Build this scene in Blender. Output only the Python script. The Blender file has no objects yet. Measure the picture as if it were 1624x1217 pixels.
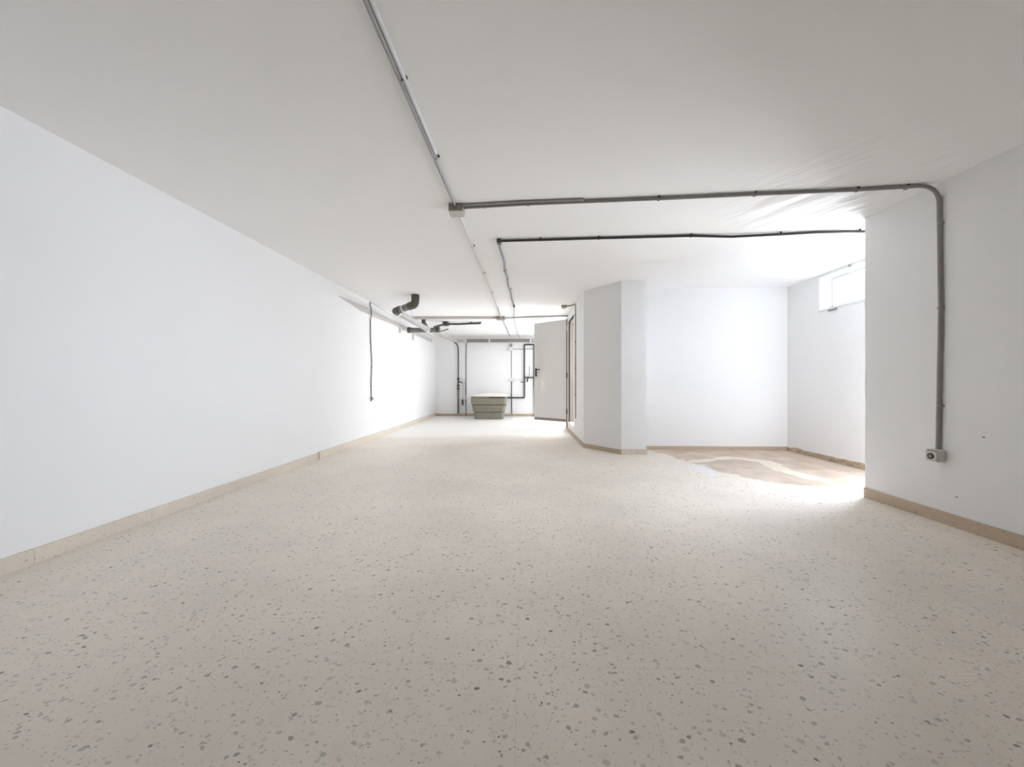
import bpy, bmesh, math, random
from mathutils import Vector, Matrix, noise

# ------------------------------------------------------------ camera, sky, lights, exposure
sc = bpy.context.scene
col = sc.collection
F = 600.0
YAW = math.atan(19.0 / F)
cam_d = bpy.data.cameras.new('camera')
cam_d.sensor_fit = 'HORIZONTAL'
cam_d.sensor_width = 36.0
cam_d.lens = 36.0 * F / 1624.0
cam_d.clip_start = 0.02
cam = bpy.data.objects.new('camera', cam_d)
col.objects.link(cam)
cam.location = (0, 0, 0.94)
cam.rotation_euler = (math.pi / 2, 0, YAW)
sc.camera = cam

SKY = (0.86, 0.92, 1.0)
w = bpy.data.worlds.new('world')
sc.world = w
w.use_nodes = True
bg = w.node_tree.nodes['Background']
bg.inputs[0].default_value = (*SKY, 1)
bg.inputs[1].default_value = 1.7

def daylight_or_fill(name, loc, toward, sx, sy, power, color=(1, 1, 1), spread=180):
    """area light at a seen opening or an added source, travelling along toward"""
    l = bpy.data.lights.new(name, 'AREA')
    l.shape = 'RECTANGLE'; l.size = sx; l.size_y = sy
    l.energy = power; l.color = color; l.spread = math.radians(spread)
    o = bpy.data.objects.new(name, l); col.objects.link(o)
    o.location = loc
    o.rotation_euler = Vector(toward).to_track_quat('-Z', 'Y').to_euler()
    return o
FILL = (0.92, 0.96, 1.03)
PW = dict(a=9.0, b=108.0, c=68.0, d=53.0, e=141.0, h=100.0)
daylight_or_fill('alcove_window_daylight', (3.98, 4.28, 2.14), (-1, 0, 0), 1.75, 0.62, PW['a'], (0.74, 0.86, 1.04))
daylight_or_fill('alcove_window_sky_down', (4.52, 4.30, 2.16), (-1, -0.6, -0.6), 1.37, 0.40, PW['b'], (0.80, 0.91, 1.06), spread=110)
daylight_or_fill('alcove_side_fill', (4.0, 3.75, 0.95), (-1, -0.75, 0.15), 0.8, 1.7, PW['c'], FILL, spread=100)  # fill through an added glazed door out of view
daylight_or_fill('far_side_fill', (4.0, 9.45, 1.35), (-1, -0.2, 0), 1.3, 0.9, PW['d'], FILL)  # fill from an added window hidden behind the block
daylight_or_fill('end_wall_fill', (2.3, 11.05, 1.4), (-0.5, -1, 0), 1.6, 1.2, PW['e'], FILL, spread=120)  # fill through an added opening in the hidden part of the end wall
daylight_or_fill('stairwell_fill', (2.25, 7.1, 1.3), (-1, 0, 0), 1.0, 1.4, PW['h'], FILL)  # added light standing in the unseen stairwell

sc.view_settings.view_transform = 'Standard'
sc.view_settings.look = 'None'
sc.view_settings.gamma = 1
sc.view_settings.use_curve_mapping = False
sc.view_settings.exposure = -0.45
sc.cycles.max_bounces = 24
sc.cycles.diffuse_bounces = 20
sc.cycles.sample_clamp_indirect = 0

CZ = 2.30          # ceiling height
XL, XR = -2.56, 2.82
YE = 10.85         # end wall
YB = -0.55         # wall behind the camera

# ------------------------------------------------------------ helpers
def obj(name, bm, mat, parent=None, smooth=False):
    bmesh.ops.recalc_face_normals(bm, faces=bm.faces)
    me = bpy.data.meshes.new(name)
    bm.to_mesh(me); bm.free()
    if smooth:
        for p in me.polygons: p.use_smooth = True
        try: me.set_sharp_from_angle(angle=math.radians(40))
        except Exception: pass
    me.materials.append(mat)
    o = bpy.data.objects.new(name, me)
    col.objects.link(o)
    if parent is not None:
        o.parent = parent
        o.matrix_parent_inverse = Matrix.Translation(-parent.location)
    return o
def thing(name, label, cat, loc=(0, 0, 0), group=None):
    o = bpy.data.objects.new(name, None); col.objects.link(o)
    o.empty_display_size = 0.05
    o.location = loc
    o['label'] = label; o['category'] = cat
    if group: o['group'] = group
    return o
def tag(o, label, cat, group=None):
    o['label'] = label; o['category'] = cat
    if group: o['group'] = group
    return o
def struct(name, bm, mat, smooth=False):
    o = obj(name, bm, mat, None, smooth); o['kind'] = 'structure'; return o

def bx(bm, a, b, bevel=0.0):
    x0, y0, z0 = (min(a[i], b[i]) for i in range(3))
    x1, y1, z1 = (max(a[i], b[i]) for i in range(3))
    r = bmesh.ops.create_cube(bm, size=1.0)
    vs = r['verts']
    for v in vs:
        v.co = Vector(((x0 + x1) / 2 + v.co.x * (x1 - x0), (y0 + y1) / 2 + v.co.y * (y1 - y0), (z0 + z1) / 2 + v.co.z * (z1 - z0)))
    if bevel > 0:
        es = list({e for v in vs for e in v.link_edges})
        bmesh.ops.bevel(bm, geom=es, offset=bevel, segments=3, profile=0.5, affect='EDGES')
    return bm
def box(a, b, bevel=0.0): return bx(bmesh.new(), a, b, bevel)

def rounded(pts, r, n=6):
    """polyline with rounded corners of radius about r"""
    P = [Vector(p) for p in pts]
    out = [P[0]]
    for i in range(1, len(P) - 1):
        a, b, c = P[i - 1], P[i], P[i + 1]
        rr = min(r, (a - b).length * 0.45, (c - b).length * 0.45)
        p, q = b + (a - b).normalized() * rr, b + (c - b).normalized() * rr
        for k in range(n + 1):
            t = k / n
            out.append((1 - t) ** 2 * p + 2 * t * (1 - t) * b + t * t * q)
    out.append(P[-1])
    return out
def tube(bm, pts, r, seg=14):
    P = [Vector(p) for p in pts]
    rad = r if isinstance(r, (list, tuple)) else [r] * len(P)
    T = []
    for i in range(len(P)):
        t = (P[min(i + 1, len(P) - 1)] - P[max(i - 1, 0)]).normalized(); T.append(t)
    up = Vector((0, 0, 1)) if abs(T[0].z) < 0.9 else Vector((1, 0, 0))
    n = T[0].cross(up).normalized()
    rings = []
    for i, p in enumerate(P):
        n = (n - T[i] * n.dot(T[i])).normalized()
        b = T[i].cross(n)
        rings.append([bm.verts.new(p + (n * math.cos(a) + b * math.sin(a)) * rad[i]) for a in (2 * math.pi * k / seg for k in range(seg))])
    for i in range(len(rings) - 1):
        A, B = rings[i], rings[i + 1]
        for k in range(seg):
            bm.faces.new((A[k], A[(k + 1) % seg], B[(k + 1) % seg], B[k]))
    bm.faces.new(rings[0][::-1]); bm.faces.new(rings[-1])
    return bm
def T(pts, r, seg=14): return tube(bmesh.new(), pts, r, seg)
def prism(poly, z0, z1):
    bm = bmesh.new()
    a = [bm.verts.new((x, y, z0)) for x, y in poly]; b = [bm.verts.new((x, y, z1)) for x, y in poly]
    n = len(poly)
    for i in range(n): bm.faces.new((a[i], a[(i + 1) % n], b[(i + 1) % n], b[i]))
    bm.faces.new(a[::-1]); bm.faces.new(b)
    return bm
def saddle_clip(p, along, down, r):
    """small saddle clip with a screw tab; along = tube direction, down = away from the surface"""
    p, along, down = Vector(p), Vector(along).normalized(), Vector(down).normalized()
    side = along.cross(down).normalized()
    bm = bmesh.new()
    R = r + 0.003; wd = 0.007
    prof = [(-R - 0.010, -r), (-R, -r)] + [(-R * math.cos(a), R * math.sin(a)) for a in (math.pi * k / 8 for k in range(9))] + [(R, -r)]
    out = []
    for s in (-wd, wd):
        out.append([(bm.verts.new(p + along * s + side * u + down * v), bm.verts.new(p + along * s + side * u * 0.93 + down * (v - 0.002))) for u, v in prof])
    for i in range(len(prof) - 1):
        A, B = out[0], out[1]
        bm.faces.new((A[i][0], A[i + 1][0], B[i + 1][0], B[i][0]))
        bm.faces.new((A[i][1], A[i + 1][1], B[i + 1][1], B[i][1]))
        for Q in (A, B): bm.faces.new((Q[i][0], Q[i + 1][0], Q[i + 1][1], Q[i][1]))
    return bm
def clip_screw(p, along, down, r):
    p, along, down = Vector(p), Vector(along).normalized(), Vector(down).normalized()
    side = along.cross(down).normalized()
    c = p - side * (r + 0.009) + down * (-r + 0.006)
    return tube(bmesh.new(), [c - down * 0.0055, c + down * 0.003], 0.0055, 8)

# ------------------------------------------------------------ materials
def mat(name, color, rough=0.5, metal=0.0, bump=0.0, bscale=200.0, var=0.0, vscale=3.0, spec=0.5):
    m = bpy.data.materials.new(name); m.use_nodes = True
    nt = m.node_tree; N = nt.nodes; L = nt.links
    b = N['Principled BSDF']
    b.inputs['Roughness'].default_value = rough
    b.inputs['Metallic'].default_value = metal
    b.inputs['Specular IOR Level'].default_value = spec
    geo = N.new('ShaderNodeNewGeometry')
    nz = N.new('ShaderNodeTexNoise'); nz.inputs['Scale'].default_value = vscale; nz.inputs['Detail'].default_value = 4
    L.new(geo.outputs['Position'], nz.inputs['Vector'])
    mr = N.new('ShaderNodeMapRange')
    mr.inputs['From Min'].default_value = 0.3; mr.inputs['From Max'].default_value = 0.7
    mr.inputs['To Min'].default_value = 1 - var; mr.inputs['To Max'].default_value = 1 + var
    L.new(nz.outputs['Fac'], mr.inputs['Value'])
    vm = N.new('ShaderNodeVectorMath'); vm.operation = 'SCALE'
    vm.inputs[0].default_value = color[:3]
    L.new(mr.outputs[0], vm.inputs['Scale'])
    L.new(vm.outputs[0], b.inputs['Base Color'])
    if bump:
        n2 = N.new('ShaderNodeTexNoise'); n2.inputs['Scale'].default_value = bscale; n2.inputs['Detail'].default_value = 3
        L.new(geo.outputs['Position'], n2.inputs['Vector'])
        bp = N.new('ShaderNodeBump'); bp.inputs['Strength'].default_value = 1.0; bp.inputs['Distance'].default_value = bump
        L.new(n2.outputs['Fac'], bp.inputs['Height']); L.new(bp.outputs[0], b.inputs['Normal'])
    return m

M = {}
M['plaster'] = mat('white_plaster', (0.82, 0.82, 0.82), 0.75, bump=0.0012, bscale=14, var=0.008, vscale=1.2, spec=0.2)
M['conduit'] = mat('grey_conduit', (0.27, 0.25, 0.24), 0.4, var=0.08, vscale=20)
M['conduit_light'] = mat('light_grey_conduit', (0.36, 0.35, 0.345), 0.45, var=0.05, vscale=20)
M['conduit_white'] = mat('painted_conduit', (0.67, 0.665, 0.66), 0.5, var=0.04, vscale=20)
M['dark_pipe'] = mat('dark_brown_pipe', (0.045, 0.035, 0.030), 0.4, var=0.1, vscale=20)
M['clip'] = mat('black_clip', (0.02, 0.02, 0.02), 0.5)
M['cream_plastic'] = mat('cream_plastic', (0.58, 0.56, 0.50), 0.4, var=0.03)
M['beige_box'] = mat('beige_grey_box', (0.27, 0.24, 0.215), 0.5, var=0.05)
M['socket_hole'] = mat('socket_dark', (0.03, 0.022, 0.022), 0.5)
M['drain'] = mat('grey_drain_pipe', (0.20, 0.185, 0.17), 0.45, var=0.08, vscale=15)
M['drain_fit'] = mat('olive_brown_drain_fitting', (0.085, 0.075, 0.055), 0.45, var=0.15, vscale=25)
M['drain_pale'] = mat('pale_grey_drain_pipe', (0.42, 0.41, 0.40), 0.45, var=0.05, vscale=15)
M['drain_white'] = mat('white_plastic_fitting', (0.74, 0.73, 0.70), 0.4)
M['tank'] = mat('olive_grey_plastic', (0.215, 0.20, 0.155), 0.45, var=0.06, vscale=6)
M['tank_lid'] = mat('white_lid', (0.80, 0.77, 0.71), 0.5, var=0.03)
M['door'] = mat('grey_white_door_paint', (0.60, 0.585, 0.56), 0.5, var=0.01, spec=0.3)
M['door_frame'] = mat('beige_brown_frame', (0.22, 0.185, 0.155), 0.5, var=0.06)
M['door_edge'] = mat('door_edge_grey', (0.20, 0.17, 0.14), 0.5)
M['gasket'] = mat('dark_brown_gasket', (0.035, 0.022, 0.018), 0.6)
M['black'] = mat('black_plastic', (0.012, 0.012, 0.012), 0.35)
M['steel'] = mat('steel', (0.5, 0.5, 0.5), 0.35, metal=1.0)
M['blue_grey'] = mat('dark_blue_grey_pipe', (0.06, 0.07, 0.08), 0.4)
M['alu'] = mat('white_aluminium', (0.75, 0.76, 0.78), 0.4)
M['sheath'] = mat('grey_blue_sheath', (0.30, 0.31, 0.34), 0.5, var=0.25, vscale=12)

# bulb of the ceiling lamp
m = bpy.data.materials.new('warm_bulb'); m.use_nodes = True
b = m.node_tree.nodes['Principled BSDF']
b.inputs['Base Color'].default_value = (0.9, 0.8, 0.6, 1)
b.inputs['Emission Color'].default_value = (1.0, 0.78, 0.45, 1)
b.inputs['Emission Strength'].default_value = 4.0
M['bulb'] = m

# window glass: mostly clear, fresnel reflection
m = bpy.data.materials.new('window_glass'); m.use_nodes = True
nt = m.node_tree; nt.nodes.clear()
o_ = nt.nodes.new('ShaderNodeOutputMaterial'); mx = nt.nodes.new('ShaderNodeMixShader')
tr = nt.nodes.new('ShaderNodeBsdfTransparent'); gl = nt.nodes.new('ShaderNodeBsdfGlossy'); gl.inputs['Roughness'].default_value = 0.05
fr = nt.nodes.new('ShaderNodeValue'); fr.outputs[0].default_value = 0.04
nt.links.new(fr.outputs[0], mx.inputs[0]); nt.links.new(tr.outputs[0], mx.inputs[1]); nt.links.new(gl.outputs[0], mx.inputs[2]); nt.links.new(mx.outputs[0], o_.inputs[0])
M['glass'] = m

# ceiling: white plaster, trowel marks near the right hand side
def ceiling_mat():
    m = bpy.data.materials.new('ceiling_plaster'); m.use_nodes = True
    nt = m.node_tree; N = nt.nodes; L = nt.links; b = N['Principled BSDF']
    b.inputs['Base Color'].default_value = (0.92, 0.92, 0.915, 1); b.inputs['Roughness'].default_value = 0.6
    b.inputs['Specular IOR Level'].default_value = 0.3
    geo = N.new('ShaderNodeNewGeometry')
    n1 = N.new('ShaderNodeTexNoise'); n1.inputs['Scale'].default_value = 1.6; n1.inputs['Detail'].default_value = 3
    L.new(geo.outputs['Position'], n1.inputs['Vector'])
    mq = N.new('ShaderNodeMapping'); mq.inputs['Rotation'].default_value = (0, 0, math.radians(56))
    mp = N.new('ShaderNodeMapping'); mp.inputs['Scale'].default_value = (1.3, 4.2, 1)
    L.new(geo.outputs['Position'], mq.inputs['Vector']); L.new(mq.outputs[0], mp.inputs['Vector'])
    n2 = N.new('ShaderNodeTexNoise'); n2.inputs['Scale'].default_value = 1.5; n2.inputs['Detail'].default_value = 2
    L.new(mp.outputs[0], n2.inputs['Vector'])
    sub = N.new('ShaderNodeVectorMath'); sub.operation = 'DISTANCE'; sub.inputs[1].default_value = (2.35, 2.75, CZ)
    L.new(geo.outputs['Position'], sub.inputs[0])
    mr = N.new('ShaderNodeMapRange'); mr.interpolation_type = 'SMOOTHSTEP'
    mr.inputs['From Min'].default_value = 0.25; mr.inputs['From Max'].default_value = 1.1; mr.inputs['To Min'].default_value = 1; mr.inputs['To Max'].default_value = 0
    L.new(sub.outputs['Value'], mr.inputs['Value'])
    mu = N.new('ShaderNodeMath'); mu.operation = 'MULTIPLY'
    L.new(n2.outputs['Fac'], mu.inputs[0]); L.new(mr.outputs[0], mu.inputs[1])
    b1 = N.new('ShaderNodeBump'); b1.inputs['Distance'].default_value = 0.012; b1.inputs['Strength'].default_value = 0.6
    L.new(n1.outputs['Fac'], b1.inputs['Height'])
    b2 = N.new('ShaderNodeBump'); b2.inputs['Distance'].default_value = 0.035; b2.inputs['Strength'].default_value = 1.0
    L.new(mu.outputs[0], b2.inputs['Height']); L.new(b1.outputs[0], b2.inputs['Normal']); L.new(b2.outputs[0], b.inputs['Normal'])
    return m
M['ceiling'] = ceiling_mat()

# terrazzo
def terrazzo(name, base, chip_light=0.68, is_floor=False, chips=1.0):
    m = bpy.data.materials.new(name); m.use_nodes = True
    nt = m.node_tree; N = nt.nodes; L = nt.links; b = N['Principled BSDF']
    geo = N.new('ShaderNodeNewGeometry')
    pos = geo.outputs['Position']
    def math_(op, a, b_=None, c=None):
        n = N.new('ShaderNodeMath'); n.operation = op
        for i, v in enumerate((a, b_, c)):
            if v is None: continue
            if isinstance(v, (int, float)): n.inputs[i].default_value = v
            else: L.new(v, n.inputs[i])
        return n.outputs[0]
    def mix(fac, a, c):
        n = N.new('ShaderNodeMix'); n.data_type = 'RGBA'
        if isinstance(fac, (int, float)): n.inputs['Factor'].default_value = fac
        else: L.new(fac, n.inputs['Factor'])
        for s, v in (('A', a), ('B', c)):
            i = [q for q in n.inputs if q.name == s and q.type == 'RGBA'][0]
            if isinstance(v, tuple): i.default_value = (*v, 1)
            else: L.new(v, i)
        return [q for q in n.outputs if q.type == 'RGBA'][0]
    def mr(v, a, c, d=0.0, e=1.0):
        n = N.new('ShaderNodeMapRange'); n.interpolation_type = 'SMOOTHSTEP'
        n.inputs[1].default_value = a; n.inputs[2].default_value = c; n.inputs[3].default_value = d; n.inputs[4].default_value = e
        L.new(v, n.inputs[0]); return n.outputs[0]
    def nz(scale, detail=3, vec=None):
        n = N.new('ShaderNodeTexNoise'); n.inputs['Scale'].default_value = scale; n.inputs['Detail'].default_value = detail
        L.new(vec or pos, n.inputs['Vector']); return n
    # warped coordinates give chips an irregular outline
    wn = nz(70, 1)
    ws = N.new('ShaderNodeVectorMath'); ws.operation = 'MULTIPLY_ADD'; ws.inputs[1].default_value = (0.012, 0.012, 0.012)
    L.new(wn.outputs['Color'], ws.inputs[0]); L.new(pos, ws.inputs[2])
    cur = mix(mr(nz(1.3, 4).outputs['Fac'], 0.35, 0.65), tuple(c * 0.95 for c in base), tuple(min(1, c * 1.04) for c in base))
    cur = mix(mr(nz(9, 5).outputs['Fac'], 0.45, 0.75, 0, 0.25), cur, tuple(c * 0.86 for c in base))
    def layer(cur, scale, rmin, thresh, dark, rot):
        mp = N.new('ShaderNodeMapping'); mp.inputs['Rotation'].default_value = (0, 0, rot); mp.inputs['Scale'].default_value = (1, 1.25, 1)
        L.new(ws.outputs[0], mp.inputs['Vector'])
        v = N.new('ShaderNodeTexVoronoi'); v.voronoi_dimensions = '3D' if not is_floor else '2D'; v.inputs['Scale'].default_value = scale
        L.new(mp.outputs[0], v.inputs['Vector'])
        sp = N.new('ShaderNodeSeparateColor'); L.new(v.outputs['Color'], sp.inputs[0])
        rad = mr(sp.outputs[0], thresh, 1.0, 0.0, rmin)
        d = math_('SUBTRACT', rad, v.outputs['Distance'])
        mask = mr(d, 0.0, 0.05)
        dk = math_('POWER', sp.outputs[1], dark)
        colr = mix(dk, tuple(c * chip_light for c in (base[0]*0.95, base[1], base[2] * 1.07)), (0.035, 0.033, 0.032))
        strength = math_('MULTIPLY', mask, mr(sp.outputs[2], 0, 1, 0.35, 0.95))
        return mix(math_('MULTIPLY', strength, chips * 0.88), cur, colr)
    cur = layer(cur, 95, 0.38, 0.72, 4.0, 0.3)
    cur = layer(cur, 48, 0.38, 0.70, 3.2, 1.1)
    cur = layer(cur, 30, 0.32, 0.80, 2.6, 2.0)
    if is_floor:
        sx = N.new('ShaderNodeSeparateXYZ'); L.new(pos, sx.inputs[0])
        X, Y = sx.outputs[0], sx.outputs[1]
        def joint(c, off, pitch, wd, soft):
            t = math_('DIVIDE', math_('ADD', c, off), pitch)
            fr_ = math_('FRACT', t)
            dd = math_('MULTIPLY', math_('MINIMUM', fr_, math_('SUBTRACT', 1.0, fr_)), pitch)
            return mr(dd, wd, wd + soft, 1, 0)
        j = math_('MAXIMUM', joint(X, 0.023 + 39 * 1, 0.39, 0.0008, 0.0015), joint(Y, -1.26 + 39, 0.39, 0.0008, 0.0015))
        cur = mix(math_('MULTIPLY', j, 0.14), cur, (0.30, 0.27, 0.24))
        # worn and patched areas (their own outlines come from the mesh attribute)
        at = N.new('ShaderNodeAttribute'); at.attribute_name = 'wear'
        sc_ = N.new('ShaderNodeSeparateColor'); L.new(at.outputs['Color'], sc_.inputs[0])
        n5 = nz(7, 6).outputs['Fac']
        def edge(ch): return mr(math_('ADD', ch, math_('MULTIPLY', math_('SUBTRACT', n5, 0.5), 0.7)), 0.42, 0.58)
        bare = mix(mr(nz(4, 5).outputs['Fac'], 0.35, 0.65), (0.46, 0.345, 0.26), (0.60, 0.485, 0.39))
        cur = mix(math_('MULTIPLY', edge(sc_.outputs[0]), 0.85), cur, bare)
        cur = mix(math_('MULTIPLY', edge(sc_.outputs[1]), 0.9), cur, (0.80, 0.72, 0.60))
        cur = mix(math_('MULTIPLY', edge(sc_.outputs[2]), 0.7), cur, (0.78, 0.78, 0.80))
        # pale small tiles beyond the doorway
        ty = math_('ADD', Y, math_('MULTIPLY', mr(X, -2.4, 0.2, 0.33, 0.0), 1.0))
        g = math_('MAXIMUM', joint(X, 10, 0.10, 0.001, 0.004), joint(Y, 10, 0.10, 0.001, 0.004))
        tile = mix(math_('MULTIPLY', g, 0.35), (0.80, 0.775, 0.745), (0.62, 0.60, 0.57))
        cur = mix(mr(ty, 6.85, 6.92), cur, tile)
        b.inputs['Roughness'].default_value = 0.42
        b.inputs['Specular IOR Level'].default_value = 0.35
        bp = N.new('ShaderNodeBump'); bp.inputs['Distance'].default_value = 0.0006
        L.new(nz(30, 4).outputs['Fac'], bp.inputs['Height']); L.new(bp.outputs[0], b.inputs['Normal'])
    else:
        b.inputs['Roughness'].default_value = 0.5
    L.new(cur, b.inputs['Base Color'])
    return m
M['floor'] = terrazzo('terrazzo_floor', (0.80, 0.737, 0.655), is_floor=True)
M['skirting'] = terrazzo('terrazzo_skirting', (0.66, 0.59, 0.50), chips=0.6)
M['skirting_brown'] = terrazzo('brown_terrazzo_skirting', (0.50, 0.40, 0.30), chips=0.8)
M['render'] = mat('rough_cement', (0.40, 0.31, 0.22), 0.9, bump=0.01, bscale=60, var=0.35, vscale=18)

# ------------------------------------------------------------ room shell
def seg_dist(p, a, b):
    ax, ay = a; bx_, by = b; px, py = p
    dx, dy = bx_ - ax, by - ay
    t = max(0, min(1, ((px - ax) * dx + (py - ay) * dy) / (dx * dx + dy * dy)))
    return math.hypot(px - ax - t * dx, py - ay - t * dy)
def in_poly(p, poly):
    c = False; n = len(poly)
    for i in range(n):
        (x1, y1), (x2, y2) = poly[i], poly[(i + 1) % n]
        if (y1 > p[1]) != (y2 > p[1]) and p[0] < (x2 - x1) * (p[1] - y1) / (y2 - y1) + x1: c = not c
    return c
def signed(p, poly):
    d = min(seg_dist(p, poly[i], poly[(i + 1) % len(poly)]) for i in range(len(poly)))
    return d if in_poly(p, poly) else -d
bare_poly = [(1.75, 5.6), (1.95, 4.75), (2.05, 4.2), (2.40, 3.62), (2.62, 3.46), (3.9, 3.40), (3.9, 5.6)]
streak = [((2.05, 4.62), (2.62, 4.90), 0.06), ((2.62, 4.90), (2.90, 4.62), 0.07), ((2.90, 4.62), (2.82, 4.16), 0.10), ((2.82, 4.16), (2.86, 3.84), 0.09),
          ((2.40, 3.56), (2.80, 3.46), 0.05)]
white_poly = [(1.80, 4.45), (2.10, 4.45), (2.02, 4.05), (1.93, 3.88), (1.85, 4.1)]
def lines(a, b, step): n = max(1, round((b - a) / step)); return [a + (b - a) * i / n for i in range(n + 1)]
xs = lines(XL - 0.2, 1.2, 0.6)[:-1] + lines(1.2, 3.95, 0.03)
ys = lines(YB - 0.2, 3.0, 0.6)[:-1] + lines(3.0, 5.7, 0.03)[:-1] + lines(5.7, YE + 0.2, 0.6)
bm = bmesh.new()
lay = bm.verts.layers.float_color.new('wear')
grid = []
for y in ys:
    row = []
    for x in xs:
        v = bm.verts.new((x, y, 0))
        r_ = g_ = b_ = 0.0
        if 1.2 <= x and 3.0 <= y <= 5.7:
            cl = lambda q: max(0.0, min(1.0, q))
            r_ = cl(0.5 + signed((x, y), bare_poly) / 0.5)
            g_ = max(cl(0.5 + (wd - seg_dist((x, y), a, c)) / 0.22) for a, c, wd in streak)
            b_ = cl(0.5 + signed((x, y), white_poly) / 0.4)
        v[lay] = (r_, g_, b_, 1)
        row.append(v)
    grid.append(row)
for j in range(len(ys) - 1):
    for i in range(len(xs) - 1):
        bm.faces.new((grid[j][i], grid[j][i + 1], grid[j + 1][i + 1], grid[j + 1][i]))
struct('floor', bm, M['floor'])
struct('ceiling', box((XL - 0.2, YB - 0.2, CZ), (3.95, YE + 0.2, CZ + 0.2)), M['ceiling'])
struct('wall_left', box((XL - 0.2, YB - 0.2, 0), (XL, YE + 0.2, CZ)), M['plaster'])
bm = bmesh.new()
bx(bm, (XL, YE, 0), (1.5, YE + 0.2, CZ)); bx(bm, (3.1, YE, 0), (3.95, YE + 0.2, CZ)); bx(bm, (1.5, YE, 0), (3.1, YE + 0.2, 0.8)); bx(bm, (1.5, YE, 2.0), (3.1, YE + 0.2, CZ))  # hidden opening on the right is added to let fill light in
struct('wall_end', bm, M['plaster'])
struct('wall_right', box((XR, YB, 0), (3.95, 3.22, CZ)), M['plaster'])
def wall_hole(x0, x1, y0, y1, z0, z1, hy0, hy1, hz0, hz1):
    bm = bmesh.new()
    bx(bm, (x0, y0, z0), (x1, hy0, z1)); bx(bm, (x0, hy1, z0), (x1, y1, z1))
    if hz0 > z0: bx(bm, (x0, hy0, z0), (x1, hy1, hz0))
    bx(bm, (x0, hy0, hz1), (x1, hy1, z1))
    return bm
AX = 3.71
bm = bmesh.new()      # high window, and an added glazed door for fill below its hidden near half
bx(bm, (AX, 3.22, 0), (AX + 0.24, 3.32, CZ)); bx(bm, (AX, 3.32, 2.262), (AX + 0.24, 4.87, CZ)); bx(bm, (AX, 4.87, 0), (AX + 0.24, 5.6, CZ))
bx(bm, (AX, 4.12, 0), (AX + 0.24, 4.87, 1.86)); bx(bm, (AX, 3.32, 1.80), (AX + 0.24, 4.12, 1.86)); bx(bm, (AX, 3.32, 0), (AX + 0.24, 4.12, 0.10)); bx(bm, (AX, 3.32, 1.86), (AX + 0.24, 3.50, 2.262))
struct('wall_alcove_side', bm, M['plaster'])
struct('wall_alcove_back', box((1.62, 5.45, 0), (3.95, 5.60, CZ)), M['plaster'])
struct('wall_pier', prism([(0.88, 5.60), (1.29, 5.06), (1.62, 5.06), (1.62, 5.60)], 0, CZ), M['plaster'])
DY0, DY1, DZ0, DZ1 = 6.71, 7.54, 0.178, 2.17
struct('wall_doorway', wall_hole(0.88, 1.06, 5.60, 7.95, 0, CZ, DY0, DY1, DZ0, DZ1), M['plaster'])
struct('wall_stairwell_far', box((1.06, 7.75, 0), (3.71, 7.95, CZ)), M['plaster'])
struct('wall_stairwell_side', box((2.3, 5.60, 0), (2.5, 7.75, CZ)), M['plaster'])
struct('wall_far_side', wall_hole(AX, AX + 0.24, 7.75, YE, 0, CZ, 8.8, 10.1, 0.9, 1.8), M['plaster'])  # unseen opening added for the far fill light
# wall behind the camera, with an added dark garage door to cut bounced light
bm = bmesh.new()
bx(bm, (XL, YB - 0.2, 0), (3.95, YB, CZ))
struct('wall_rear', bm, M['plaster'])
gd = bmesh.new()
for i in range(4):
    bx(gd, (XL + 0.15, YB + 0.001, 0.01 + i * 0.37), (XR - 0.15, YB + 0.04, 0.01 + i * 0.37 + 0.362), 0.006)
struct('door_added_rear', gd, mat('added_dark_door', (0.05, 0.045, 0.04), 0.6))

# raised landing behind the doorway
struct('trim_landing', box((1.062, 5.602, 0), (2.298, 7.748, DZ0 - 0.002)), M['skirting'])

# skirting boards
def base(name, pts, mat_, h=0.08, t=0.012, side=1):
    """row of skirting tiles along a path; side=+1 puts the thickness to the left of the path"""
    bm = bmesh.new()
    for (x0, y0), (x1, y1) in zip(pts[:-1], pts[1:]):
        d = Vector((x1 - x0, y1 - y0)); ln = d.length; d.normalize(); n = Vector((-d.y, d.x)) * t * side
        q = 0.0
        while q < ln - 1e-4:
            e = min(ln, q + 0.39)
            a = Vector((x0, y0)) + d * (q + 0.0006); c = Vector((x0, y0)) + d * (e - 0.0006)
            lo = [(a.x, a.y), (c.x, c.y), (c.x + n.x, c.y + n.y), (a.x + n.x, a.y + n.y)]
            hh = h + random.uniform(-0.001, 0.001)
            A = [bm.verts.new((x, y, 0)) for x, y in lo]; B = [bm.verts.new((x, y, hh)) for x, y in lo]
            for i in range(4): bm.faces.new((A[i], A[(i + 1) % 4], B[(i + 1) % 4], B[i]))
            bm.faces.new(A); bm.faces.new(B)
            q = e
    o = struct(name, bm, mat_)
    return o
random.seed(3)
base('baseboard_left', [(XL, 4.62), (XL, YB)], M['skirting'], side=1)
base('baseboard_left', [(XL, YE), (XL, 4.62)], M['skirting'], h=0.085, t=0.022, side=1)
base('baseboard_end', [(0.9, YE), (XL + 0.02, YE)], M['skirting_brown'], h=0.07, side=1)
base('baseboard_right', [(XR, YB), (XR, 3.22)], M['skirting_brown'], side=1)
base('baseboard_alcove_back', [(AX, 5.45), (1.62, 5.45)], M['skirting_brown'], h=0.05, side=1)
base('baseboard_pier', [(1.62, 5.45), (1.62, 5.06), (1.29, 5.06)], M['skirting'], h=0.07, side=1)
base('baseboard_chamfer', [(1.29, 5.06), (0.88, 5.60), (0.88, 7.95)], M['skirting_brown'], h=0.06, side=1)
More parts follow.
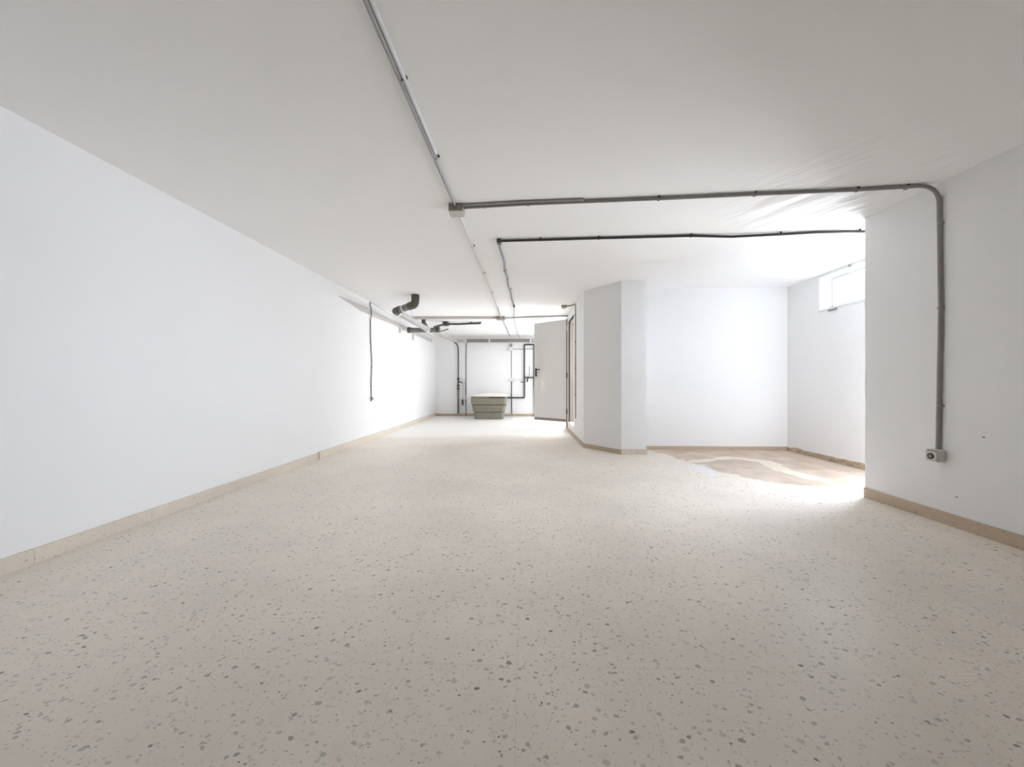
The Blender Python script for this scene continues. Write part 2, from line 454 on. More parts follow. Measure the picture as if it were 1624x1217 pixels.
# rough unfinished strip along the foot of the alcove's side wall
bm = bmesh.new(); n = 60
rows = []
for i in range(n + 1):
    y = 3.23 + (5.44 - 3.23) * i / n
    h = 0.055 + 0.02 * noise.noise(Vector((0, y * 6, 1))) + 0.03 * max(0, (4.9 - y)) / 1.6
    t = 0.014 + 0.010 * noise.noise(Vector((3, y * 9, 0)))
    rows.append([bm.verts.new(p) for p in ((AX, y, 0), (AX - t - 0.012, y, 0), (AX - t, y, h * 0.8), (AX - 0.003, y, h), (AX, y, h))])
for a, c in zip(rows[:-1], rows[1:]):
    for k in range(4): bm.faces.new((a[k], a[k + 1], c[k + 1], c[k]))
bm.faces.new(rows[0]); bm.faces.new(rows[-1])
struct('baseboard_alcove_side', bm, M['render'])

# shallow grey band fixed along the left wall under the ceiling
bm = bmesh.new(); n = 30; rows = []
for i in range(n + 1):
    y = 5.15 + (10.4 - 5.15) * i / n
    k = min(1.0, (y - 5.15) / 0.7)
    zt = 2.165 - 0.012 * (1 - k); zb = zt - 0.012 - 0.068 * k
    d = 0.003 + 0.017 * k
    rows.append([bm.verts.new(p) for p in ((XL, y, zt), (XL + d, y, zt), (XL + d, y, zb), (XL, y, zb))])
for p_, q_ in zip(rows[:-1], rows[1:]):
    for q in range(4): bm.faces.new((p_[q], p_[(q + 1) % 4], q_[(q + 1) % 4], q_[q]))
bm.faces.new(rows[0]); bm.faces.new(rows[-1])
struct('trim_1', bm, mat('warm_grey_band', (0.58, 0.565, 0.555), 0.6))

# ------------------------------------------------------------ windows
def window(name, x, y0, y1, z0, z1):
    bm = bmesh.new(); f = 0.022
    bx(bm, (x, y0, z0), (x + 0.05, y1, z0 + f)); bx(bm, (x, y0, z1 - f), (x + 0.05, y1, z1))
    bx(bm, (x, y0, z0 + f), (x + 0.05, y0 + f, z1 - f)); bx(bm, (x, y1 - f, z0 + f), (x + 0.05, y1, z1 - f))
    ym = (y0 + y1) / 2
    bx(bm, (x + 0.01, ym - 0.015, z0 + f), (x + 0.04, ym + 0.015, z1 - f))
    w_ = struct(name, bm, M['alu'])
    for a, c in ((y0 + f, ym - 0.015), (ym + 0.015, y1 - f)):
        obj('pane', box((x + 0.022, a, z0 + f), (x + 0.028, c, z1 - f)), M['glass'], w_)
    return w_
w1 = window('window_1', AX + 0.15, 3.502, 4.868, 1.862, 2.26)
obj('window_sill', box((AX - 0.012, 3.48, 1.838), (AX + 0.15, 4.885, 1.86), 0.003), M['alu'], w1)
window('window_added_far', AX + 0.15, 8.802, 10.098, 0.902, 1.798)  # added window, out of view, in front of the far fill light
window('window_added_alcove', AX + 0.15, 3.322, 4.118, 0.102, 1.798)  # added glazed door, out of view, in front of the alcove fill
t = thing('latch', 'small dark latch below the left end of the bright window sill', 'latch', (AX, 4.72, 1.83))
obj('latch_body', box((AX - 0.018, 4.60, 1.815), (AX, 4.72, 1.832), 0.002), M['conduit'], t)
obj('latch_pin', T([(AX - 0.014, 4.61, 1.832), (AX - 0.014, 4.60, 1.85)], 0.005, 8), M['conduit'], t)

# ------------------------------------------------------------ doorway and door
dr = struct('door_1', (lambda: (lambda bm: (
    bx(bm, (0.905, DY0, DZ0), (1.01, DY0 + 0.035, DZ1)),
    bx(bm, (0.905, DY1 - 0.035, DZ0), (1.01, DY1, DZ1)),
    bx(bm, (0.905, DY0 + 0.035, DZ1 - 0.035), (1.01, DY1 - 0.035, DZ1)), bm)[-1])(bmesh.new()))(), M['door_frame'])
bm = bmesh.new()
bx(bm, (0.884, DY1 - 0.014, DZ0), (0.904, DY1 - 0.001, DZ1 - 0.002)); bx(bm, (0.884, DY0 + 0.002, DZ1 - 0.014), (0.904, DY1 - 0.001, DZ1 - 0.001))
obj('frame_gasket', bm, M['gasket'], dr)
# leaf, swung wide open against the far side
hx, hy = 0.872, 7.72
fx, fy = 0.235, 8.26
L_ = math.hypot(fx - hx, fy - hy); ang = math.atan2(fy - hy, fx - hx)
RZ = Matrix.Translation((hx, hy, 0)) @ Matrix.Rotation(ang, 4, 'Z')
def xf(bm): bmesh.ops.transform(bm, matrix=RZ, verts=bm.verts); return bm
LZ0, LZ1 = 0.155, 2.245
leaf = obj('leaf', xf(box((0.0, -0.022, LZ0), (L_, 0.022, LZ1), 0.003)), M['door'], dr)
obj('kick_strip', xf(box((0.01, 0.022, LZ0 + 0.004), (L_ - 0.01, 0.026, LZ0 + 0.06), 0.001)), M['door_frame'], leaf)
bm = box((-0.026, -0.026, 0.05), (-0.001, 0.026, LZ1)); obj('leaf_edge', xf(bm), M['door_edge'], leaf)
for z in (0.32, 1.05, 2.0):
    bm = T([(-0.018, 0.034, z), (-0.018, 0.034, z + 0.11)], 0.010, 10); bx(bm, (-0.040, 0.024, z + 0.01), (0.0, 0.028, z + 0.10))
    obj('hinge', xf(bm), M['steel'] if z > 1.5 else M['black'], dr)
hz = 1.24
bm = box((L_ - 0.075, 0.022, hz - 0.15), (L_ - 0.035, 0.030, hz + 0.03), 0.003)
hd = obj('handle', xf(bm), M['black'], leaf)
bm = T(rounded([(L_ - 0.055, 0.028, hz), (L_ - 0.055, 0.075, hz), (L_ - 0.185, 0.075, hz)], 0.02), 0.011, 10)
obj('lever', xf(bm), M['black'], hd, True)
bm = T([(L_ - 0.055, 0.030, hz - 0.11), (L_ - 0.055, 0.042, hz - 0.11)], 0.014, 12); obj('lock_cylinder', xf(bm), M['black'], hd, True)
# the leaf faces the camera with its other side too
for o in (hd,): pass

# ------------------------------------------------------------ junction boxes
def jbox(name, label, cat, a, c, m1, m2, lid_t=0.010, axis='z', group=None):
    ctr = ((a[0] + c[0]) / 2, (a[1] + c[1]) / 2, max(a[2], c[2]) if axis == 'z' else (a[2] + c[2]) / 2)
    t = thing(name, label, cat, ctr, group)
    if axis == 'z':
        z0, z1 = min(a[2], c[2]), max(a[2], c[2])
        obj('box_body', box((a[0], a[1], z0 + lid_t), (c[0], c[1], z1), 0.004), m1, t)
        obj('lid', box((a[0] - 0.001, a[1] - 0.001, z0), (c[0] + 0.001, c[1] + 0.001, z0 + lid_t - 0.001), 0.003), m2, t)
    else:   # lid towards -y
        y0, y1 = min(a[1], c[1]), max(a[1], c[1])
        obj('box_body', box((a[0], y0 + lid_t, a[2]), (c[0], y1, c[2]), 0.004), m1, t)
        obj('lid', box((a[0] - 0.001, y0, a[2] - 0.001), (c[0] + 0.001, y0 + lid_t - 0.001, c[2] + 0.001), 0.003), m2, t)
    return t
t = jbox('junction_box', 'cream square junction box on the ceiling where the grey conduits meet, nearest one', 'junction box',
     (-0.569, 2.835, 2.238), (-0.462, 2.94, CZ), M['beige_box'], M['cream_plastic'])
bm = T([(-0.522, 2.829, 2.282), (-0.522, 2.838, 2.282)], 0.014, 14); tube(bm, [(-0.495, 2.829, 2.285), (-0.495, 2.838, 2.285)], 0.010, 12)
obj('cable_entry', bm, M['conduit'], t)
t = jbox('junction_box', 'brownish flat junction box on the ceiling between the grey drain elbow and open door', 'junction box',
     (-0.565, 7.62, 2.245), (-0.385, 7.80, CZ), M['beige_box'], M['beige_box'])
obj('cable_entry', T([(-0.47, 7.60, 2.278), (-0.47, 7.622, 2.278)], 0.016, 12), M['drain_white'], t)

# ------------------------------------------------------------ ceiling conduits
DOWN = (0, 0, -1)
def conduit(name, label, cat, runs, clips, mc, group=None, clip_mat=None):
    """runs = [(points, radius)], clips = [(point, along, down, radius)]"""
    p0 = runs[0][0][0]
    t = thing(name, label, cat, p0, group)
    for pts, r, *mm in runs: obj('tube', T(pts, r), mm[0] if mm else mc, t, True)
    for p, al, dn, r in clips:
        c = obj('clip', saddle_clip(p, al, dn, r), clip_mat or mc, t)
        obj('screw', clip_screw(p, al, dn, r), M['clip'], c)
    return t
# towards the camera
xa = lambda y: -0.557 + (y - 1.3) * 0.0235
conduit('conduit', 'pair of thin grey conduits running overhead from the near junction box towards the camera', 'conduit',
        [([(xa(YB) + 0.0, YB, 2.288), (xa(2.83) , 2.83, 2.286)], 0.010, M['conduit_light']), ([(xa(YB) + 0.020, YB, 2.290), (xa(1.3) + 0.020, 1.3, 2.290), (xa(2.2) + 0.018, 2.2, 2.290)], 0.0095, M['conduit_white'])],
        [((xa(y) + 0.008, y, 2.288), (0.02, 1, 0), DOWN, 0.0105) for y in (0.75, 1.66, 2.24)], M['conduit_light'])
# away from the camera, painted over
conduit('conduit', 'thin white painted conduit along the ceiling between the near and far junction boxes', 'conduit',
        [([(-0.516, 2.941, 2.288), (-0.50, 4.0, 2.287), (-0.487, 5.2, 2.289), (-0.466, 6.75, 2.288)], 0.010),
         ([(-0.466, 6.70, 2.286), (-0.470, 7.60, 2.278)], 0.010, M['conduit'])],
        [((-0.516 + (y - 2.94) * 0.012, y, 2.288), (0.01, 1, 0), DOWN, 0.010) for y in (3.7, 4.6, 5.6, 6.7)], M['conduit_white'], clip_mat=M['conduit_light'])
# across the ceiling and down the right wall to the socket
main = [(-0.459, 2.875, 2.284), (0.0, 2.838, 2.286), (0.98, 2.785, 2.286), (1.65, 2.742, 2.286), (2.33, 2.700, 2.286), (XR - 0.014, 2.650, 2.286), (XR - 0.014, 2.640, 1.45), (XR - 0.014, 2.655, 0.495)]
pts = [Vector(p) for p in main[:5]] + rounded(main[4:7], 0.13, 10)[1:-1] + [Vector(main[6]), Vector(main[7])]
conduit('conduit', 'long grey conduit crossing the ceiling, bending down the right wall to the socket', 'conduit',
        [(pts, 0.0125), ([(-0.459, 2.850, 2.290), (-0.01, 2.812, 2.290), (0.37, 2.795, 2.290), (0.44, 2.790, 2.290)], 0.0085, M['conduit_light'])],
        [((x, y + 0.004, 2.286), (1, -0.055, 0), (0, 0, -1), 0.0125) for x, y in ((-0.30, 2.862), (0.03, 2.836), (0.98, 2.785), (1.64, 2.743), (2.31, 2.701), (2.62, 2.677))] +
        [((XR - 0.014, 2.641, z), (0, 0, 1), (-1, 0, 0), 0.0125) for z in (2.02, 1.45, 0.79)], M['conduit'])
# dark pipe further back into the alcove
mainc = [(-0.220, 3.560, 2.284), (0.15, 3.545, 2.284), (0.69, 3.525, 2.286), (1.52, 3.495, 2.286), (1.89, 3.512, 2.280), (2.30, 3.478, 2.283), (2.60, 3.452, 2.287), (2.85, 3.436, 2.284), (3.10, 3.438, 2.282), (AX, 3.42, 2.284)]
t = conduit('conduit', 'dark brown pipe crossing the ceiling into the alcove, behind the long grey conduit', 'conduit',
        [(mainc, 0.0115)], [((x, y, 2.286), (1, -0.04, 0), (0, 0, -1), 0.012) for x, y in ((0.155, 3.545), (0.69, 3.525), (1.52, 3.495), (2.30, 3.478), (2.955, 3.437))], M['dark_pipe'])
bm = box((-0.256, 3.535, 2.262), (-0.214, 3.60, CZ), 0.006); obj('elbow', bm, M['drain_fit'], t)
# flexible sheath from the dark pipe
fl = [(-0.238, 3.601, 2.284), (-0.236, 3.80, 2.286), (-0.214, 4.17, 2.282), (-0.232, 4.5, 2.286), (-0.208, 4.80, 2.286), (-0.222, 5.15, 2.283), (-0.196, 5.52, 2.287), (-0.196, 6.0, 2.284), (-0.172, 6.50, 2.287)]
t = conduit('cable_sheath', 'wavy grey flexible sheath on the ceiling ending in a black cap', 'cable', [(rounded(fl, 0.15, 4), 0.0115)],
            [((-0.232, 4.5, 2.286), (0, 1, 0), DOWN, 0.0115), ((-0.2, 5.40, 2.286), (0, 1, 0), DOWN, 0.0115)], M['sheath'], clip_mat=M['conduit'])
obj('end_cap', T([(-0.175, 6.47, 2.285), (-0.171, 6.60, 2.282)], 0.0165, 12), M['clip'], t, True)
cb = [(-0.171, 6.60, 2.280), (-0.176, 7.0, 2.280), (-0.205, 7.5, 2.254), (-0.205, 7.9, 2.254), (-0.205, 8.3, 2.289), (-0.20, 8.8, 2.290), (-0.175, 9.6, 2.290), (-0.185, 10.1, 2.290), (-0.15, 10.5, 2.287), (-0.12, YE, 2.25)]
tag(obj('cable', T(rounded(cb, 0.2, 4), 0.0065, 8), M['conduit'], None, True), 'thin loose grey cable leading from the black cap back to the end wall', 'cable')
# transverse double run at the change of ceiling tone
conduit('conduit', 'flat pair of beige conduits across the ceiling left of the brownish junction box', 'conduit',
        [([(-2.46, 7.66, 2.276), (-0.567, 7.70, 2.276)], 0.0215), ([(-2.46, 7.61, 2.285), (-0.567, 7.65, 2.285)], 0.0140)], [], mat('beige_conduit', (0.55, 0.50, 0.47), 0.5))
conduit('conduit', 'single thin conduit on the ceiling from the brownish junction box to the door corner', 'conduit',
        [([(-0.384, 7.73, 2.28), (0.24, 7.63, 2.286), (0.876, 7.56, 2.288)], 0.0115)], [((0.2, 7.636, 2.286), (1, -0.1, 0), DOWN, 0.0115)], M['conduit'], clip_mat=M['conduit'])
conduit('conduit', 'thin grey conduit on the ceiling from the brownish junction box to the end wall', 'conduit',
        [([(-0.455, 7.80, 2.285), (-0.43, 9.0, 2.289), (-0.40, YE - 0.03, 2.289)], 0.0105)], [((-0.43, 9.2, 2.288), (0.01, 1, 0), DOWN, 0.0105)], M['conduit'], clip_mat=M['conduit'])

# left wall conduit with a small hook at its foot
LWX = XL + 0.113
t = conduit('conduit', 'thin dark vertical conduit on the left wall below the drain elbow', 'conduit',
        [([(XL + 0.012, 6.19, 2.286), (XL + 0.014, 6.19, 2.24), (XL + 0.031, 6.195, 2.17), (XL + 0.031, 6.20, 2.08), (XL + 0.011, 6.21, 2.0), (XL + 0.011, 6.215, 1.70), (XL + 0.009, 6.27, 1.30), (XL + 0.009, 6.24, 0.95), (XL + 0.009, 6.25, 0.64)], 0.0088)],
        [((XL + 0.009, y, z), (0, 0, 1), (1, 0, 0), 0.009) for y, z in ((6.22, 1.62), (6.26, 1.22), (6.24, 0.90))], M['conduit'], clip_mat=M['conduit_light'])
obj('cable_tail', T(rounded([(XL + 0.012, 6.19, 2.29), (XL + 0.008, 6.5, 2.287), (XL + 0.008, 7.0, 2.268), (XL + 0.008, 7.45, 2.262)], 0.2), 0.004, 8), M['conduit_light'], t)
obj('hook', T(rounded([(XL + 0.012, 6.25, 0.68), (XL + 0.050, 6.24, 0.675), (XL + 0.055, 6.18, 0.70), (XL + 0.03, 6.16, 0.72)], 0.02), 0.006, 8), M['clip'], t)

# ------------------------------------------------------------ socket on the right wall
t = thing('wall_socket', 'square cream power socket low on the right wall, below the bent conduit', 'socket', (XR, 2.655, 0.452))
SY0, SY1, SZ0, SZ1 = 2.618, 2.692, 0.412, 0.494
obj('socket_body', box((XR - 0.052, SY0, SZ0), (XR, SY1, SZ1), 0.006), M['cream_plastic'], t, True)
fp = obj('face_plate', box((XR - 0.062, SY0 + 0.003, SZ0 + 0.003), (XR - 0.0525, SY1 - 0.003, SZ1 - 0.012), 0.002), M['cream_plastic'], t)
obj('outlet_well', T([(XR - 0.0625, 2.655, 0.448), (XR - 0.0655, 2.655, 0.448)], 0.021, 24), M['socket_hole'], fp)
bm = T([(XR - 0.064, 2.655, 0.448), (XR - 0.0668, 2.655, 0.448)], 0.012, 16)
obj('outlet_core', bm, M['beige_box'], fp)
bm = T([(XR - 0.060, 2.646, 0.448), (XR - 0.0675, 2.646, 0.448)], 0.003, 8); tube(bm, [(XR - 0.060, 2.664, 0.448), (XR - 0.0675, 2.664, 0.448)], 0.003, 8)
obj('pin_hole', bm, M['black'], fp)
obj('cover_gap', box((XR - 0.061, SY0 + 0.006, SZ1 - 0.0115), (XR - 0.0525, SY1 - 0.006, SZ1 - 0.008)), M['socket_hole'], t)

# nail holes in the right wall, shown as tiny dark studs
def plug(x, y, z, lab):
    tag(obj('screw', T([(x, y, z), (x - 0.006, y, z)], 0.005, 8), M['conduit']), lab, 'screw')  # dark stud standing in for a nail hole, not a screw
plug(XR, 2.41, 0.61, 'tiny dark nail hole in the right wall, right of the socket')
plug(XR, 2.555, 0.20, 'tiny dark nail hole in the right wall, below the socket near the skirting')
bm = bmesh.new()
ring = [(AX - 0.012, 4.42 + 0.013 * math.cos(a), 2.279 + 0.013 * math.sin(a)) for a in (2 * math.pi * k / 16 for k in range(15))]
tube(bm, ring, 0.003, 8); tube(bm, [(AX, 4.42, 2.279), (AX - 0.012, 4.433, 2.279)], 0.003, 8)
tag(obj('hook', bm, M['conduit'], None, True), 'tiny ring hook above the bright alcove window', 'hook')

# ------------------------------------------------------------ lamp and conduit beside the doorway
t = thing('ceiling_lamp', 'small lamp holder with a warm glowing bulb on the ceiling above the doorway', 'lamp', (0.70, 6.62, CZ))
obj('lamp_base', box((0.655, 6.57, 2.262), (0.745, 6.67, CZ), 0.006), M['beige_box'], t)
obj('lamp_holder', T([(0.695, 6.62, 2.262), (0.672, 6.61, 2.225)], 0.020, 14), M['drain_white'], t, True)
bm = bmesh.new(); bmesh.ops.create_uvsphere(bm, u_segments=16, v_segments=10, radius=0.032); bmesh.ops.translate(bm, verts=bm.verts, vec=(0.655, 6.605, 2.205))
obj('bulb', bm, M['bulb'], t, True)
conduit('conduit', 'thin grey conduit down the wall beside the doorway, from the warm lamp', 'conduit',
        [(rounded([(0.745, 6.62, 2.284), (0.80, 6.60, 2.286), (0.872, 6.44, 2.286), (0.872, 6.44, 1.2), (0.872, 6.44, 0.345)], 0.03), 0.0095)],
        [((0.872, 6.44, z), (0, 0, 1), (-1, 0, 0), 0.010) for z in (2.1, 1.65, 1.2, 0.75)], M['conduit'], clip_mat=M['dark_pipe'])

# ------------------------------------------------------------ drain pipes
t = thing('drain_pipe', 'thick grey drain pipe dropping from the ceiling and running back along the left', 'pipe', (-1.66, 5.75, CZ))
A0 = Vector((-1.665, 5.75, 2.30)); A1 = Vector((-1.665, 5.75, 2.155)); A2 = Vector((-2.06, 6.00, 2.10)); A3 = Vector((-2.04, 7.85, 2.085))
obj('elbow', T(rounded([A0, A1, A1 + (A2 - A1) * 0.28], 0.09, 10), 0.062, 24), M['drain_fit'], t, True)
obj('pipe_section', T([A1 + (A2 - A1) * 0.26, A1 + (A2 - A1) * 0.86], 0.053, 24), M['drain'], t, True)
obj('collar', T([A1 + (A2 - A1) * 0.55, A1 + (A2 - A1) * 0.60], 0.056, 24), M['drain_white'], t, True)
obj('elbow', T(rounded([A1 + (A2 - A1) * 0.78, A2, A2 + (A3 - A2) * 0.03], 0.07, 10), 0.056, 24), M['drain_fit'], t, True)
obj('collar', T([A1 + (A2 - A1) * 0.775, A1 + (A2 - A1) * 0.80], 0.061, 24), M['clip'], t, True)
obj('collar', T([A2 + (A3 - A2) * 0.045, A2 + (A3 - A2) * 0.075], 0.061, 24), M['drain_white'], t, True)
obj('pipe_section', T([A2 + (A3 - A2) * 0.05, A3], 0.051, 24), M['drain_pale'], t, True)
# wye junction with branches
obj('wye_fitting', T([A3 + Vector((0, -0.04, 0)), A3 + Vector((0.03, 0.30, 0.0))], 0.062, 24), M['drain_white'], t, True)
W = A3 + Vector((0.015, 0.12, -0.01))
Bl = W + Vector((-0.38, -0.05, -0.005)); Br = W + Vector((0.19, -0.05, 0.0))
br = obj('branch_pipe', T([W + Vector((-0.05, 0, 0)), W + Vector((-0.14, -0.02, -0.005)), Bl], [0.052, 0.050, 0.050], 24), M['drain'], t, True)
obj('branch_socket', T([Bl + Vector((0.02, 0, 0)), Bl + Vector((-0.05, 0, 0))], 0.062, 24), M['drain_fit'], br, True)
br = obj('branch_pipe', T([W + Vector((0.03, 0, -0.005)), Br], 0.050, 24), M['drain'], t, True)
obj('branch_socket', T([Br + Vector((-0.02, 0, 0)), Br + Vector((0.06, 0, 0))], 0.062, 24), M['drain_fit'], br, True)
obj('riser', T(rounded([(-2.10, 7.86, 2.30), (-2.10, 7.86, 2.21), W + Vector((-0.02, -0.02, 0.03))], 0.05), 0.043, 20), M['drain_fit'], t, True)
A4 = Vector((-1.93, 10.66, 2.15)); A5 = Vector((0.86, 10.66, 2.15))
obj('pipe_section', T(rounded([A3 + Vector((0.03, 0.28, 0)), A4, A4 + Vector((0.3, 0, 0))], 0.12, 8), 0.050, 24), M['drain_pale'], t, True)
obj('pipe_section', T([A4 + Vector((0.28, 0, 0)), A5], 0.050, 24), M['drain'], t, True)
for x in (-1.66, -0.99, 0.17):
    obj('collar', T([(x, 10.66, 2.15), (x + 0.035, 10.66, 2.15)], 0.054, 24), M['drain_white'], t, True)
bm = bmesh.new()
obj('inspection_cap', T([(0.26, 10.62, 2.15), (0.26, 10.597, 2.15)], 0.035, 20), M['drain_pale'], t, True)
def rod(x, y, z0): return T([(x, y, z0), (x, y, CZ)], 0.0035, 8)
for x, y, z in ((-1.80, 5.86, 2.16), (-2.054, 6.9, 2.13), (-1.99, 9.4, 2.18), (-1.2, 10.66, 2.19), (0.0, 10.66, 2.19)):
    obj('hanger_rod', rod(x, y, z), M['steel'], t)
# two pale plastic brackets left standing on the wall below the pipe
for (x, y, z0, z1, lab) in ((XL + 0.012, 7.72, 1.975, 2.11, 'short pale plastic stub on the left wall just below the drain elbow'), (XL + 0.012, 8.65, 1.93, 2.10, 'short pale plastic stub on the left wall below the drain branch')):
    tt = thing('pipe_bracket', lab, 'bracket', (XL, y, z0))
    obj('bracket_body', box((XL, y - 0.07, z0), (XL + 0.024, y + 0.07, z1), 0.006), M['drain_white'], tt)
    obj('bracket_rod', T([(XL + 0.03, y - 0.05, z0 + 0.01), (XL + 0.03, y - 0.05, z1 + 0.01)], 0.005, 8), M['conduit'], tt)
# thin dark waste pipe
t = thing('waste_pipe', 'thin dark waste pipe curving from the drain junction across the ceiling', 'pipe', (-1.95, 8.0, 2.2))
pts = rounded([W + Vector((0.10, 0.09, 0.075)), (-1.86, 8.15, 2.19), (-1.75, 8.25, 2.235), (-1.62, 8.3, 2.255), (-1.45, 8.3, 2.25), (-1.2, 8.32, 2.265), (-0.97, 8.33, 2.272), (-0.955, 8.33, CZ)], 0.06, 5)
obj('pipe_section', T(pts, 0.022, 14), M['dark_pipe'], t, True)
obj('coupling', box((-1.78, 8.22, 2.21), (-1.66, 8.36, CZ), 0.01), M['drain_fit'], t)
for x in (-1.17,): obj('clip', box((x - 0.012, 8.30, 2.27), (x + 0.012, 8.34, CZ)), M['dark_pipe'], t)
tag(obj('cable_sheath', T([(-1.88, 8.25, 2.07), (-1.68, 8.35, 2.15)], 0.016, 12), M['conduit'], None, True), 'short grey sheath slanting beside the dark waste pipe', 'pipe')

# ------------------------------------------------------------ end wall plumbing
EW = YE - 0.05
t = thing('water_pipe', 'dark vertical water pipe with shut-off valves on the end wall, left of the tank', 'pipe', (-1.89, EW, 0.1))
obj('pipe_section', T(rounded([(-2.02, EW - 0.1, 2.16), (-1.90, EW, 2.04), (-1.885, EW, 1.9), (-1.885, EW, 1.06)], 0.06), 0.017, 14), M['dark_pipe'], t, True)
obj('pipe_section', T([(-1.885, EW, 1.06), (-1.885, EW, 0.08)], 0.026, 14), mat('worn_grey_pipe', (0.16, 0.15, 0.13), 0.5), t, True)
for z in (1.07, 0.88, 0.79):
    obj('coupling', T([(-1.885, EW, z - 0.03), (-1.885, EW, z + 0.03)], 0.034, 14), M['clip'], t, True)
bm = T([(-1.885, EW, 0.98), (-1.885, EW - 0.06, 0.98)], 0.018, 12); v_ = obj('valve', bm, M['clip'], t, True)
obj('valve_lever', T(rounded([(-1.885, EW - 0.06, 0.99), (-1.80, EW - 0.065, 0.985), (-1.75, EW - 0.065, 0.95)], 0.02), 0.016, 10), M['drain_fit'], v_, True)
t = conduit('conduit', 'thin dark conduit down the end wall between the water pipe and the tank', 'conduit',
        [(rounded([(-1.63, EW - 0.06, 2.12), (-1.665, YE - 0.016, 2.02), (-1.668, YE - 0.016, 1.2), (-1.668, YE - 0.016, 0.0)], 0.06), 0.0095)], [((-1.668, YE - 0.016, z), (0, 0, 1), (0, -1, 0), 0.0095) for z in (1.7, 0.45)], M['dark_pipe'])
jbox('wall_box', 'small white switch box on the end wall beside the thin dark conduit', 'junction box', (-1.77, YE - 0.035, 1.01), (-1.69, YE, 1.09), M['drain_white'], M['drain_white'], 0.008, 'y')
t = thing('power_lead', 'grey looped power lead with a black plug hanging on the end wall', 'cable', (-1.72, EW, 0.9))
obj('lead', T(rounded([(-1.68, EW, 0.60), (-1.68, EW, 0.93), (-1.71, EW, 0.98), (-1.745, EW, 0.93), (-1.76, EW, 0.48)], 0.05), 0.0065, 8), M['conduit'], t, True)
obj('plug', box((-1.785, EW - 0.02, 0.32), (-1.735, EW + 0.02, 0.48), 0.008), M['black'], t)

# pipe loop right of the tank
t = thing('water_pipe', 'dark pipe loop with valves on the end wall, between the tank and open door', 'pipe', (0.02, EW, 0.5))
obj('pipe_section', T(rounded([(-0.55, EW - 0.02, 0.535), (0.012, EW, 0.535), (0.012, EW, 2.05), (0.285, EW, 2.05), (0.285, EW, 0.87)], 0.015, 3), 0.021, 14), M['dark_pipe'], t, True)
obj('pipe_section', T([(0.012, EW, 0.56), (0.012, EW, 1.95)], 0.0245, 14), M['drain_fit'], t, True)
obj('pipe_section', T([(0.285, EW, 0.87), (0.315, EW - 0.01, 0.0)], 0.026, 14), M['conduit'], t, True)
obj('cross_pipe', T([(0.012, EW, 1.11), (0.285, EW, 1.11)], 0.019, 14), M['dark_pipe'], t, True)
v_ = obj('valve', T([(0.10, EW, 1.11), (0.10, EW - 0.05, 1.11)], 0.016, 12), M['clip'], t, True)
obj('valve_lever', T([(0.115, EW - 0.055, 1.10), (0.09, EW - 0.06, 0.98)], 0.018, 10), M['clip'], v_, True)
v_ = obj('valve', T([(0.012, EW, 0.98), (0.012, EW - 0.05, 0.98)], 0.016, 12), M['clip'], t, True)
obj('valve_lever', T([(0.0, EW - 0.05, 0.98), (-0.10, EW - 0.05, 0.98)], 0.013, 10), M['drain_fit'], v_, True)
obj('vent_tube', T([(0.16, EW, 1.12), (0.16, EW, 1.44)], 0.011, 10), M['conduit_light'], t, True)

# grey box and conduit cross on the end wall
t = jbox('junction_box', 'pale grey junction box high on the end wall, under the horizontal drain pipe', 'junction box', (-0.43, YE - 0.055, 1.87), (-0.30, YE, 1.99), M['conduit_white'], M['conduit_white'], 0.01, 'y')
obj('cable_entry', T([(-0.39, YE - 0.028, 2.08), (-0.38, YE - 0.028, 1.99)], 0.016, 10), M['conduit_light'], t)
obj('cable_entry', T([(-0.35, YE - 0.028, 2.08), (-0.36, YE - 0.028, 1.99)], 0.016, 10), M['conduit_light'], t)
conduit('conduit', 'grey vertical conduit down the end wall from the pale junction box', 'conduit',
        [([(-0.355, YE - 0.012, 1.87), (-0.355, YE - 0.012, 1.10)], 0.011, M['conduit_light']), ([(-0.355, YE - 0.012, 1.00), (-0.35, YE - 0.012, 0.07)], 0.013, M['blue_grey'])], [], M['conduit'])
conduit('conduit', 'pale horizontal conduit leaving the high junction box toward the open door', 'conduit',
        [([(-0.30, YE - 0.012, 1.925), (0.86, YE - 0.012, 1.925)], 0.0105)], [], M['conduit_light'])
jbox('wall_box', 'white switch box on the end wall where the grey conduits cross', 'junction box', (-0.45, YE - 0.045, 1.005), (-0.27, YE, 1.095), M['conduit_white'], M['conduit_white'], 0.01, 'y')
conduit('conduit', 'pale short conduit from the white switch box to the dark pipe loop', 'conduit',
        [([(-0.268, YE - 0.012, 1.05), (-0.03, YE - 0.012, 1.05)], 0.014)], [], M['conduit_white'])

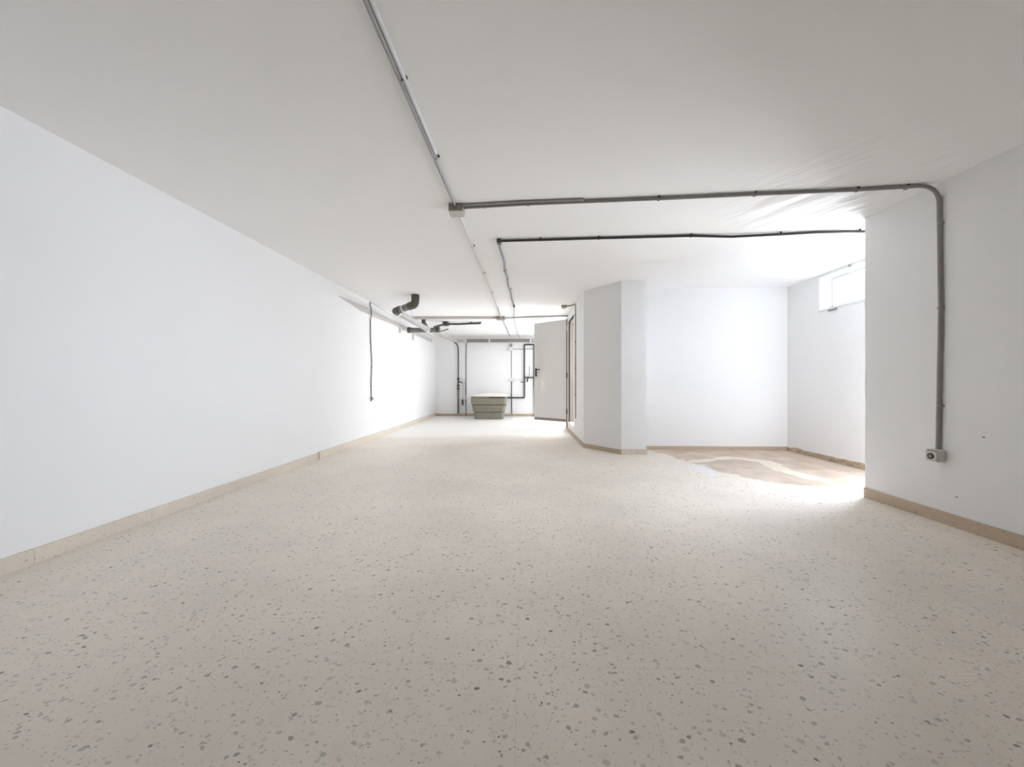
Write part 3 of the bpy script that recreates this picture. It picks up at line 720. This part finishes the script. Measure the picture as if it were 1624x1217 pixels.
# ------------------------------------------------------------ ribbed water tank
TY = 10.22                                     # middle of the tank in depth
t = thing('water_tank', 'olive grey ribbed plastic tub with a white lid by the end wall', 'tank', (-0.93, TY, 0))
def rrect(bm, cx, cy, hx_, hy_, r, z, n=5):
    vs = []
    for qx, qy, a0 in ((1, 1, 0), (-1, 1, 90), (-1, -1, 180), (1, -1, 270)):
        for k in range(n + 1):
            a = math.radians(a0 + 90 * k / n)
            vs.append(bm.verts.new((cx + qx * (hx_ - r) + r * math.cos(a), cy + qy * (hy_ - r) + r * math.sin(a), z)))
    return vs
def loft(bm, rings):
    n = len(rings[0])
    for a, c in zip(rings[:-1], rings[1:]):
        for k in range(n): bm.faces.new((a[k], a[(k + 1) % n], c[(k + 1) % n], c[k]))
cx = -0.925
prof = [(0.002, 0.372), (0.182, 0.390), (0.184, 0.368), (0.207, 0.368), (0.209, 0.418), (0.288, 0.422), (0.290, 0.416), (0.296, 0.416), (0.298, 0.430), (0.373, 0.436), (0.375, 0.410), (0.397, 0.410), (0.399, 0.460), (0.568, 0.470), (0.570, 0.450), (0.582, 0.450), (0.584, 0.482), (0.600, 0.484)]
bm = bmesh.new()
rings = [rrect(bm, cx, TY, hw, hw * 0.93, 0.07, z) for z, hw in prof]
loft(bm, rings); bm.faces.new(rings[0][::-1]); bm.faces.new(rings[-1])
obj('tub', bm, M['tank'], t, True)
bm = bmesh.new()
rings = [rrect(bm, cx, TY, hw, hw * 0.93, rr_, z) for z, hw, rr_ in ((0.601, 0.486, 0.07), (0.622, 0.490, 0.07), (0.632, 0.46, 0.07), (0.650, 0.36, 0.07), (0.672, 0.26, 0.06), (0.682, 0.16, 0.05))]
loft(bm, rings); bm.faces.new(rings[0][::-1]); bm.faces.new(rings[-1])
obj('lid', bm, M['tank_lid'], t, True)
bm = box((cx + 0.02, TY - 0.482 * 0.93 - 0.006, 0.565), (cx + 0.42, TY - 0.40, 0.592), 0.003)
obj('rim_strap', bm, M['dark_pipe'], t)
